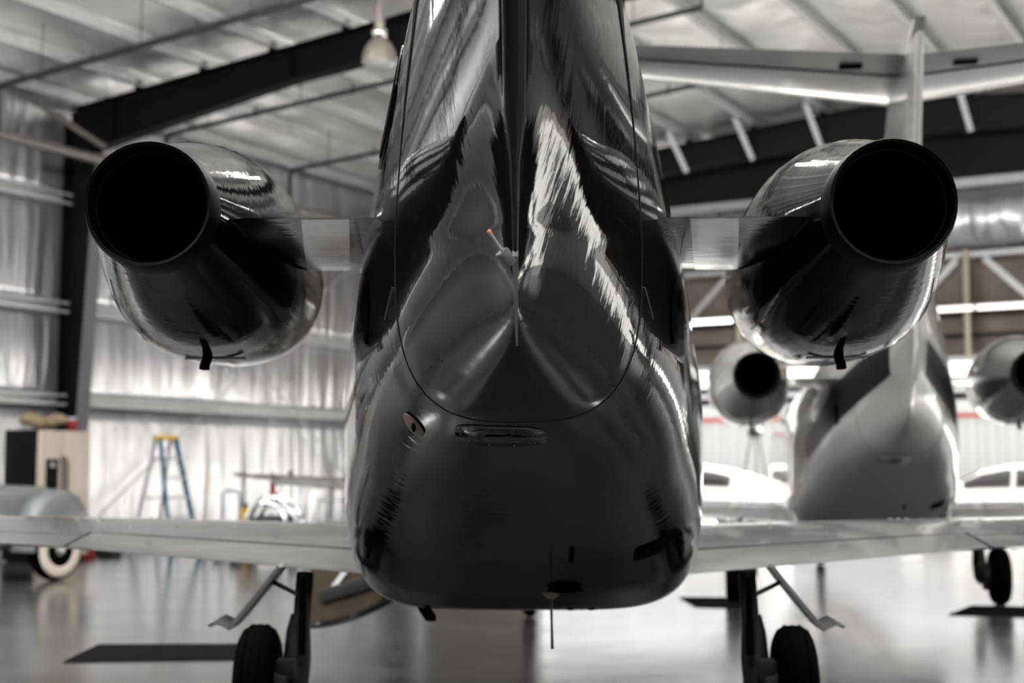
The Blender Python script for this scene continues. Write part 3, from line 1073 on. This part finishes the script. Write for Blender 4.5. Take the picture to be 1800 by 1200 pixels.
        for xt, xl in ((0.52, 0.664), (0.595, 0.745), (0.668, 0.826)):
            rings.append(foil_ring(0.0, 0.985, lambda c, tt: (sd_ * (xl + (xt - xl) * c), 5.425 - 1.14 * c, 2.092 - 0.018 * c + tt * 0.080), 18))
        part(MB(OFF).loft(rings), 'polished_sleeve', 'sleeve', py, smooth=50)
        for s2 in (0.885,):
            yl, ch = 5.42, 1.13
            path = [(sd_ * s2, yl - ch * c, 2.092 - 0.018 * c - (naca(c) + .004) * 0.07 - .0008) for c in [0.03 + 0.94 * i / 20 for i in range(21)]]
            part(MB(OFF).tube(path, 0.002, 5), 'pylon_seam', 'seam', py)

    # wings
    def wing_sec(x):
        t = (x - 0.70) / 5.7
        yl = 8.9 - 0.35 * t
        yt = 7.0 + 0.62 * t
        zl = float(np.interp(x, [0, 0.7, 3.2, 6.4], [0.88, 0.90, 0.985, 1.19]))
        zt = float(np.interp(x, [0, 0.7, 2.3, 3.2, 6.4], [0.78, 0.80, 0.93, 0.965, 1.19]))
        tk = float(np.interp(x, [0, 0.7, 3.2, 6.4], [0.24, 0.225, 0.14, 0.075]))
        return yl, yt, zl, zt, tk

    def wing_piece(x0, x1, c0, c1, sd_, n=10):
        rings = []
        for i in range(n + 1):
            x = x0 + (x1 - x0) * i / n
            yl, yt, zl, zt, tk = wing_sec(x)
            rings.append(foil_ring(c0, c1, lambda c, tt: (sd_ * x, yl + (yt - yl) * c, zl + (zt - zl) * c + tt * tk), 14))
        return MB(OFF).loft(rings)
    for sd_ in (-1, 1):
        wing = part(wing_piece(0.3, 6.4, 0.0, 0.722, sd_, 14), 'wing', 'trim', smooth=50)
        part(wing_piece(0.70, 2.30, 0.748, 1.0, sd_), 'flap', 'trim', smooth=50)
        part(wing_piece(2.33, 5.3, 0.80, 1.0, sd_), 'aileron', 'trim', smooth=50)
        part(wing_piece(2.33, 5.3, 0.722, 0.785, sd_), 'shroud', 'trim', wing, smooth=50)
        part(wing_piece(5.33, 6.4, 0.73, 1.0, sd_), 'wing_tip', 'trim', wing, smooth=50)
        b = MB(OFF)
        rnd = random.Random(3)
        for k in range(12):
            x = 0.9 + rnd.random() * 2
            c = 0.15 + rnd.random() * 0.5
            yl, yt, zl, zt, tk = wing_sec(x)
            b.sphere((sd_ * x, yl + (yt - yl) * c, zl + (zt - zl) * c + (naca(c) + .004) * tk), (0.014, 0.014, 0.004), 8, 4)
        part(b, 'screw_heads', 'pipe_grey', wing, kind='stuff')
        # main gear
        leg = part(MB(OFF).tube([(sd_ * 1.10, 7.16, 0.80), (sd_ * 1.105, 7.08, 0.50)], 0.044, 14), 'gear_leg', 'gear')
        part(MB(OFF).tube([(sd_ * 1.085, 6.99, 0.80), (sd_ * 1.085, 6.99, 0.42)], 0.018, 8), 'brake_hose', 'tyre', leg)
        part(MB(OFF).tube([(sd_ * 1.11, 7.10, 0.60), (sd_ * 1.12, 7.1, 0.52), (sd_ * 1.12, 7.08, 0.40), (sd_ * 1.125, 7.03, 0.28), (sd_ * 1.13, 7.0, 0.22)],
                         [0.048, 0.060, 0.068, 0.070, 0.05], 14), 'trailing_link', 'gear', leg)
        part(MB(OFF).tube([(sd_ * 1.12, 7.0, 0.275), (sd_ * 1.36, 7.0, 0.275)], 0.035, 12), 'axle', 'gear', leg)
        part(MB(OFF).lathe([(0.05, 0), (0.13, 0.005), (0.135, 0.06), (0.11, 0.075)], (sd_ * 1.135, 7.0, 0.275), (sd_, 0, 0), 20), 'brake_disc', 'gear', leg)
        part(MB(OFF).box((sd_ * 1.15, 6.92, 0.36), (0.09, 0.07, 0.10)), 'brake_caliper', 'gear', leg, bevel=0.01)
        w = part(MB(OFF).lathe([(.13, -.082), (.18, -.085), (.235, -.082), (.262, -.068), (.277, -.04), (.282, 0), (.277, .04), (.262, .068), (.235, .082), (.18, .085),
                                (.13, .082)], (sd_ * 1.295, 7.0, 0.282), (1, 0, 0), 36), 'wheel', 'tyre')
        part(MB(OFF).lathe([(.13, -.06), (.13, .06), (.09, .03), (.04, .075)], (sd_ * 1.295, 7.0, 0.282), (sd_, 0, 0), 24), 'wheel_hub', 'steel_dull', w)
        for dx in (-.035, 0, .035):
            part(MB(OFF).lathe([(.2785, dx - .003), (.2835, dx - .003), (.2835, dx + .003), (.2785, dx + .003)], (sd_ * 1.295, 7.0, 0.282), (1, 0, 0), 36, (False, False)),
                 'tread_rib', 'black', w)
        # gear door on its arm
        d = Vector((sd_ * -0.235 * -1, 0, -0.30)).normalized()
        rings = []
        for x, z in ((1.19, .84), (1.25, .76), (1.40, .575), (1.435, .535), (1.465, .55), (1.50, .565), (1.53, .55)):
            rings.append([(sd_ * x, 6.98, z), (sd_ * (x + .018), 6.98, z + .010), (sd_ * (x + .018), 7.28, z + .010 + .01), (sd_ * x, 7.28, z + .01)])
        gd = part(MB(OFF).loft(rings), 'gear_door', 'steel_dull', smooth=30)
        part(MB(OFF).tube([(sd_ * 1.12, 7.05, 0.705), (sd_ * 1.26, 7.1, 0.765)], 0.012, 8), 'door_rod', 'gear', gd)
    # nose gear
    ng = part(MB(OFF).tube([(0, 12.9, 0.85), (0, 13.0, 0.30)], 0.045, 12), 'nose_gear_leg', 'gear')
    part(MB(OFF).tube([(-.07, 13.0, .2), (.07, 13.0, .2)], 0.03, 10), 'nose_axle', 'gear', ng)
    w = part(MB(OFF).lathe([(.1, -.055), (.16, -.06), (.19, -.045), (.205, 0), (.19, .045), (.16, .06), (.1, .055)], (0, 13.0, 0.205), (1, 0, 0), 28), 'nose_wheel', 'tyre')
    # windscreen
    b = MB(OFF)
    b.grid([[skin(y, s, 0.004, 1) for s in np.linspace(0.35, 0.8, 8)] for y in np.linspace(11.7, 12.5, 8)])
    b.grid([[skin(y, s, 0.004, -1) for s in np.linspace(0.35, 0.8, 8)] for y in np.linspace(11.7, 12.5, 8)])
    part(b, 'windscreen', 'car_glass', fus)
    if first:
        # open entry door, hinged at its front edge on the left side
        outer = []
        for k in range(15):
            a = k / 14
            x = 0.80 + 0.72 * a
            z = 0.50 - 0.28 * math.sin(a * 1.45) ** 0.9 if a > 0 else 0.50
            outer.append((x, z))
        rings = [[(-x, y, z), (-x, y, 1.75)] for x, z in outer for y in (0,)]
        ringa = []
        for x, z in outer:
            ringa.append([(-x, 10.02, z), (-x, 10.14, z - .02), (-x, 10.14, 0.95), (-x, 10.02, 0.95)])
        dr = part(MB(OFF).loft(ringa), 'entry_door', 'brown_trim', smooth=30)
        part(MB(OFF).tube([(-x, 10.0, z + .02) for x, z in outer], 0.022, 8), 'door_rim', 'skin', dr)
        part(MB(OFF).bar((-0.85, 10.0, 0.62), (-1.45, 10.0, 0.44), 0.03, 0.09), 'door_step', 'pipe_dark', dr, bevel=0.008)
        part(MB(OFF).lathe([(0.035, 0), (0.035, 0.03), (0.02, 0.035)], (-0.98, 10.02, 0.43), (0, -1, 0), 12), 'door_latch', 'black', dr)
        part(MB(OFF).bar((-1.05, 10.0, 0.93), (-1.36, 10.0, 0.50), 0.012, 0.035), 'door_strap', 'white_brace', dr, smooth=0)


J1 = {'skin': M['jet_dark'], 'trim': M['jet_wing']}
jet = thing('business_jet', 'dark charcoal business jet seen from behind its tail, filling the middle', 'airplane', (0.065, 7.0, 0), rad(-0.9))
build_jet(jet, J1, True)
J2 = {'skin': M['jet_white'], 'trim': M['jet_white']}
jet2 = thing('business_jet', 'white business jet with black stripe parked behind the dark jet, by the far door', 'airplane', (3.53, 14.38, 0), rad(-8))
skip = {'air_intake', 'intake_rim', 'service_port', 'port_slot', 'wick_bracket', 'static_wick', 'wick_tip', 'entry_door', 'door_rim', 'door_step',
        'door_latch', 'door_strap'}
swap = {M['jet_dark'].name: M['jet_white'], M['jet_wing'].name: M['jet_white']}
mesh_white = {}


def copy_white(o, parent):
    base = o.name.split('.')[0]
    if base in skip:
        return
    c = o.copy()
    COL.objects.link(c)
    c.parent = parent
    if c.type == 'MESH' and c.material_slots and c.material_slots[0].material.name in swap:
        new = swap[c.material_slots[0].material.name]
        c.material_slots[0].link = 'OBJECT'
        c.material_slots[0].material = new
    for ch in o.children:
        copy_white(ch, c)


for ch in list(jet.children):
    copy_white(ch, jet2)
# black stripe of the white jet
fus2 = [c for c in jet2.children if c.name.startswith('fuselage')][0]
for sd_ in (-1, 1):
    b = MB(OFF)
    rows = []
    for i in range(25):
        t = i / 24
        y = 5.3 - 1.75 * t
        zc = 1.50 + 0.68 * t
        hw = 0.04 + 0.13 * math.sin(math.pi * min(1, t * 0.62 + 0.12))
        rows.append([Vector((sd_ * (half_w(y, zc + hw * q) + 0.003), shear(y, zc + hw * q), zc + hw * q)) for q in (-1, -.5, 0, .5, 1)])
    b.grid(rows)
    b.build('paint_stripe', M['jet_black'], fus2, label='black swoosh stripe')

# ------------------------------------------------------------------ left corner: vintage car, fridge, ladder, clutter
vc = thing('vintage_car', 'pale grey blue vintage car with whitewall tyre, cut by the left edge', 'car', H(-5.22, 3.50, 0), rad(60))


def sring(x, y0, w, z0, z1, e=0.45, n=20):
    r = []
    for k in range(n):
        a = 2 * math.pi * k / n
        c, s = math.cos(a), math.sin(a)
        r.append((x, y0 + w * abs(c) ** e * (1 if c > 0 else -1), (z0 + z1) / 2 + (z1 - z0) / 2 * abs(s) ** e * (1 if s > 0 else -1)))
    return r


MB().loft([sring(x, 0, w, z0, z1) for x, w, z0, z1 in ((-2.2, .3, .5, .7), (-2.1, .5, .42, .85), (-1.6, .66, .38, 1.05), (-1.0, .72, .36, 1.12), (0.1, .72, .36, 1.14),
                                                (0.9, .60, .38, 1.16), (1.5, .46, .40, 1.13), (1.75, .36, .45, 1.05), (1.82, .25, .55, .9))]).build('body', M['vintage'], vc)
MB().loft([sring(x, 0, w, 1.0, z1) for x, w, z1 in ((-1.5, .5, 1.08), (-1.2, .6, 1.35), (-0.7, .62, 1.5), (-0.2, .62, 1.5), (0.2, .6, 1.38), (0.5, .55, 1.1))]).build('cabin', M['vintage'], vc)
for s in (-1, 1):
    MB().box((-0.4, s * .612, 1.27), (0.7, 0.02, 0.22)).build('side_window', M['car_glass'], vc, bevel=0.008)
    for fx, nm in ((1.25, 'front_fender'), (-1.35, 'rear_fender')):
        rings = []
        for k in range(17):
            a = math.pi * (0.02 + 0.96 * k / 16)
            ca, sa = math.cos(a), math.sin(a)
            ro = 0.55 + 0.07 * sa
            ri = 0.43
            # ring across the fender: outer skin arched, inner wheel arch
            rings.append([(fx - (ri if q in (0, 6) else ro - d) * ca, s * (0.72 + yy), 0.33 + ((ri if q in (0, 6) else ro - d)) * sa * (1.25 if q not in (0, 6) else 1.0)) for
                          q, (yy, d) in enumerate(((-.17, 0), (-.17, .06), (-.12, .01), (0, 0), (.12, .02), (.17, .08), (.17, 0)))])
        MB().loft(rings).build(nm, M['vintage'], vc, smooth=50)
        wh = MB().lathe([(.17, -.09), (.30, -.095), (.355, -.07), (.37, -.02), (.37, .02), (.355, .07), (.30, .095), (.17, .09)], (fx, s * .76, .37), (0, 1, 0), 32).build('wheel', M['tyre'], vc)
        MB().lathe([(.20, .094), (.22, .098), (.30, .0985), (.325, .088)], (fx, s * .76, .37), (0, s, 0), 32, (False, False)).build('whitewall', M['whitewall'], wh, solid=0.004)
        MB().lathe([(.20, .03), (.20, .09), (.18, .09), (.16, .05)], (fx, s * .76, .37), (0, s, 0), 28).build('rim', M['pipe_dark'], wh)
        MB().lathe([(.075, .04), (.07, .09), (.03, .11)], (fx, s * .76, .37), (0, s, 0), 16).build('hub_cap', M['chrome'], wh)
        for k in range(5):
            a = 2 * math.pi * k / 5
            MB().bar((fx + .06 * math.cos(a), s * .82, .37 + .06 * math.sin(a)), (fx + .17 * math.cos(a), s * .82, .37 + .17 * math.sin(a)), .035, .03, (0, 1, 0)).build('spoke', M['chrome'], wh)
    MB().sphere((1.72, s * .5, .93), (.13, .11, .11), 14, 10).build('headlight', M['chrome'], vc)
MB().tube([(1.9, -.75, .45), (1.98, -.4, .45), (2.0, 0, .45), (1.98, .4, .45), (1.9, .75, .45)], .04, 8).build('bumper', M['chrome'], vc)
MB().sphere((0.75, -0.05, 1.17), (0.06, .03, .03), 10, 6).build('hood_ornament', M['chrome'], vc)

# fridge: back to the left wall, doors facing v
fr = thing('fridge', 'beige side by side fridge with black side and dispenser, by the left wall', 'fridge', H(-1.38, 1.21, 0), RZ)
# local x = v (front +x), y = u
MB().box((-0.06, 0, 0.92), (0.66, 0.94, 1.78)).build('body', M['frame'], fr, bevel=0.01)
dl = MB().box((0.33, -0.27, 0.94), (0.10, 0.38, 1.72)).build('door', M['fridge'], fr, bevel=0.012)
dr_ = MB().box((0.33, 0.20, 0.94), (0.10, 0.53, 1.72)).build('door', M['fridge'], fr, bevel=0.012)
MB().box((0.385, -0.27, 1.18), (0.03, 0.22, 0.46)).build('dispenser', M['frame'], dl, bevel=0.006)
MB().box((0.402, -0.27, 1.33), (0.01, 0.08, 0.06)).build('display', M['lamp_glass'], dl, smooth=0)
MB().tube([(0.39, -0.10, 1.45), (0.43, -0.10, 1.35), (0.44, -0.10, 1.1), (0.43, -0.10, 0.75), (0.39, -0.10, 0.65)], 0.016, 8).build('handle', M['pipe_dark'], dl)
MB().tube([(0.39, -0.02, 1.45), (0.43, -0.02, 1.35), (0.44, -0.02, 1.1), (0.43, -0.02, 0.75), (0.39, -0.02, 0.65)], 0.016, 8).build('handle', M['pipe_dark'], dr_)
MB().box((0.0, 0, 0.03), (0.6, 0.9, 0.06)).build('plinth', M['frame'], fr, smooth=0)
fr.scale = (1, 1, 1.06)
rnd = random.Random(5)
b = MB()
for k in range(7):
    b.sphere((rnd.uniform(-.12, .12), -.22 + .075 * k, .08 + rnd.uniform(0, .06)), (rnd.uniform(.12, .18), rnd.uniform(.10, .16), rnd.uniform(.07, .11)), 10, 7)
sk = b.build('cloth_bundle', M['tan_cloth'])
sk.location = H(-1.49, 1.15, 1.95)
sk.rotation_euler = (0, 0, RZ)
tag(sk, 'rumpled tan cloth bundle lying on top of the fridge', 'cloth')
jar = thing('red_jar', 'small red jar on top of the fridge, right of the cloth bundle', 'jar', H(-0.95, 1.22, 1.922), RZ)
MB().lathe([(.07, 0), (.085, .02), (.085, .14), (.06, .17)], (0, 0, 0), (0, 0, 1), 16).build('jar_body', M['red_plastic'], jar)
MB().lathe([(.065, .165), (.065, .20), (.06, .205)], (0, 0, 0), (0, 0, 1), 16).build('lid', M['galv'], jar)

# stepladder
lad = thing('stepladder', 'blue fibreglass stepladder with yellow cap standing by the left wall', 'ladder', (-5.42, 22.3, 0), rad(52))
MB().box((0, 0, 1.84), (0.36, 0.18, 0.07)).build('cap', M['yellow'], lad, bevel=0.015)
for s in (-1, 1):
    MB().bar((s * .15, -.06, 1.82), (s * .28, -.55, 0.0), .035, .075).build('front_rail', M['blue'], lad, smooth=0)
    MB().bar((s * .14, .06, 1.80), (s * .25, .50, 0.0), .03, .05).build('rear_rail', M['ladder_grey'], lad, smooth=0)
for k in range(1, 6):
    t = k / 6
    w = .28 - .13 * t
    MB().box((0, -.55 + .49 * t, 1.82 * t), (2 * w, .08, .03)).build('step', M['ladder_grey'], lad, bevel=0.004)
    if k in (1, 3, 5):
        MB().tube([(-(.25 - .11 * t), .50 - .44 * t, 1.8 * t), ((.25 - .11 * t), .50 - .44 * t, 1.8 * t)], .014, 6).build('rear_brace', M['ladder_grey'], lad)

# floor clutter by the wall
def crate(name, label, cat, loc, size, m, rz=RZ):
    t = thing(name, label, cat, loc, rz)
    sx, sy, sz = size
    MB().box((0, 0, sz * .45), (sx, sy, sz * .9)).build('box_body', m, t, bevel=0.015)
    MB().box((0, 0, sz * .93), (sx * 1.04, sy * 1.04, sz * .12)).build('lid', m, t, bevel=0.008)
    MB().tube([(-sx * .25, 0, sz * .98), (-sx * .2, 0, sz * 1.15), (sx * .2, 0, sz * 1.15), (sx * .25, 0, sz * .98)], .012, 6).build('handle', M['pipe_dark'], t)
    return t


crate('toolbox', 'small red toolbox on the floor right of the whitewall tyre', 'toolbox', (-6.52, 21.8, 0), (0.26, 0.26, 0.17), M['red_plastic'])
bag = thing('canvas_bag', 'low dark canvas bag on the floor right of the red toolbox', 'bag', (-6.3, 22.4, 0), RZ)
MB().loft([sring(x, 0, w, 0, h, .6, 16) for x, w, h in ((-.22, .05, .08), (-.19, .12, .15), (0, .15, .18), (.19, .12, .14), (.22, .05, .07))]).build('bag_body', M['dark_bag'], bag)
MB().tube([(-.12, 0, .18), (-.08, 0, .28), (.08, 0, .28), (.12, 0, .18)], .012, 6).build('handle', M['dark_bag'], bag)
crate('green_case', 'green case on the floor at the left edge behind the tyre', 'case', (-7.6, 20.3, 0), (0.35, 0.3, 0.2), M['green'])

# machine with a long boom, hand cart and canister beyond the left wing
bm_ = thing('boom_machine', 'low chrome hooped machine with red mast and long grey beam, beyond the left wing', 'machine', (-3.68, 22.0, 0), rad(-8))
MB().tube([(0, 0, .95), (0, 0, 1.12)], .045, 10).build('mast', M['red_plastic'], bm_)
MB().tube([(0, 0, 1.10), (0, 0, 1.30)], .03, 8).build('mast_top', M['pipe_grey'], bm_)
MB().bar((-.28, 0, 1.24), (1.4, 0, 1.17), .16, .075).build('beam', M['pipe_grey'], bm_, bevel=0.01)
MB().tube([(-.62, 0, 1.27), (-.28, 0, 1.24)], .03, 8).build('beam_tail', M['pipe_grey'], bm_)
MB().box((.28, 0, 1.29), (.06, .06, .1)).build('beam_fitting', M['pipe_dark'], bm_, bevel=0.008)
for yy, rr_ in ((-.35, .34), (-.1, .40), (.15, .42), (.4, .36)):
    MB().tube([(rr_ * math.cos(math.pi * k / 14), yy, .42 + rr_ * 1.25 * math.sin(math.pi * k / 14)) for k in range(15)], .035, 8).build('hoop', M['chrome'], bm_)
for s in (-1, 1):
    MB().tube([(s * .36, -.5, .3), (s * .42, .5, .3)], .03, 8).build('skid_rail', M['chrome'], bm_)
    for yy in (-.4, .4):
        MB().lathe([(.03, -.05), (.14, -.05), (.15, 0), (.14, .05), (.03, .05)], (s * .45, yy, .15), (1, 0, 0), 18).build('wheel', M['tyre'], bm_)
        MB().tube([(s * .38, yy, .3), (s * .42, yy, .15)], .02, 6).build('wheel_strut', M['chrome'], bm_)
        MB().tube([(s * .36, yy, .42), (s * .38, yy, .3)], .03, 6).build('hoop_foot', M['chrome'], bm_)
MB().box((0, .05, .5), (.42, .7, .28)).build('engine_block', M['pipe_dark'], bm_, bevel=0.03)
cart = thing('hand_cart', 'grey hoop handled hand cart left of the chrome machine', 'cart', (-4.38, 22.3, 0), rad(-30))
MB().tube([(-.16, 0, .25), (-.17, 0, .95), (-.11, 0, 1.02), (.11, 0, 1.02), (.17, 0, .95), (.16, 0, .25)], .022, 8).build('handle', M['ladder_grey'], cart)
MB().box((0, -.2, .2), (.4, .5, .05)).build('platform', M['ladder_grey'], cart, bevel=0.008)
for s in (-1, 1):
    MB().lathe([(.03, -.025), (.1, -.025), (.11, 0), (.1, .025), (.03, .025)], (s * .23, -.02, .11), (1, 0, 0), 18).build('wheel', M['tyre'], cart)
    MB().box((s * .15, -.4, .09), (.03, .03, .18)).build('foot', M['ladder_grey'], cart, smooth=0)
MB().tube([(-.23, -.02, .11), (.23, -.02, .11)], .012, 6).build('axle', M['ladder_grey'], cart)
can = thing('canister', 'yellow canister between the hand cart and the chrome machine', 'canister', (-4.28, 23.0, 0), 0)
MB().lathe([(.11, 0), (.12, .03), (.12, .62), (.08, .72), (.04, .74)], (0, 0, 0), (0, 0, 1), 18).build('canister_body', M['yellow'], can)
MB().lathe([(.04, .74), (.04, .80), (.02, .81)], (0, 0, 0), (0, 0, 1), 12).build('valve', M['pipe_dark'], can)
tr = thing('wire_trolley', 'small wire frame trolley right of the chrome machine', 'trolley', (-2.78, 22.6, 0), rad(-10))
for z in (.25, .55, .86):
    MB().tube([(-.22, -.15, z), (.22, -.15, z), (.22, .15, z), (-.22, .15, z), (-.22, -.15, z)], .012, 6).build('wire_frame', M['ladder_grey'], tr)
for sx in (-1, 1):
    for sy in (-1, 1):
        MB().tube([(sx * .22, sy * .15, .06), (sx * .22, sy * .15, .9)], .014, 6).build('upright', M['ladder_grey'], tr)
        MB().lathe([(.01, -.015), (.06, -.015), (.06, .015), (.01, .015)], (sx * .22, sy * .15, .06), (1, 0, 0), 12).build('castor', M['tyre'], tr)

# ------------------------------------------------------------------ rubber mats on the floor
def floor_mat(pts, label):
    b = MB()
    n = len(pts)
    vs = [(x, y, 0.0005) for x, y in pts] + [(x, y, 0.010) for x, y in pts]
    b.add(vs, [tuple(range(n))[::-1], tuple(range(n, 2 * n))] + [(i, (i + 1) % n, n + (i + 1) % n, n + i) for i in range(n)])
    o = b.build('floor_mat', M['mat_rubber'], smooth=0)
    tag(o, label, 'mat', 'black rubber mats on the floor')


def gp(px, py):
    """a floor point, measured in the photograph and turned into metres"""
    d = Vector((px - 900, 600 - py, -2500))
    d = Matrix.Rotation(math.pi / 2 + PITCH, 3, 'X') @ d
    t = -1.3 / d.z
    return (d.x * t, d.y * t)


floor_mat([(-3.08, 9.92), (-3.12, 10.90), (-1.74, 10.95), (-1.70, 10.08)], 'long black mat with a pointed end left of the near left wheel')
floor_mat([(1.78, 13.95), (1.74, 15.0), (2.36, 14.95), (2.34, 13.82)], 'black mat strip just left of the near right gear leg')
floor_mat([(4.00, 13.2), (4.48, 14.05), (6.2, 13.65), (6.0, 12.5)], 'black mat with a pointed end at the right edge, by the far wheel')
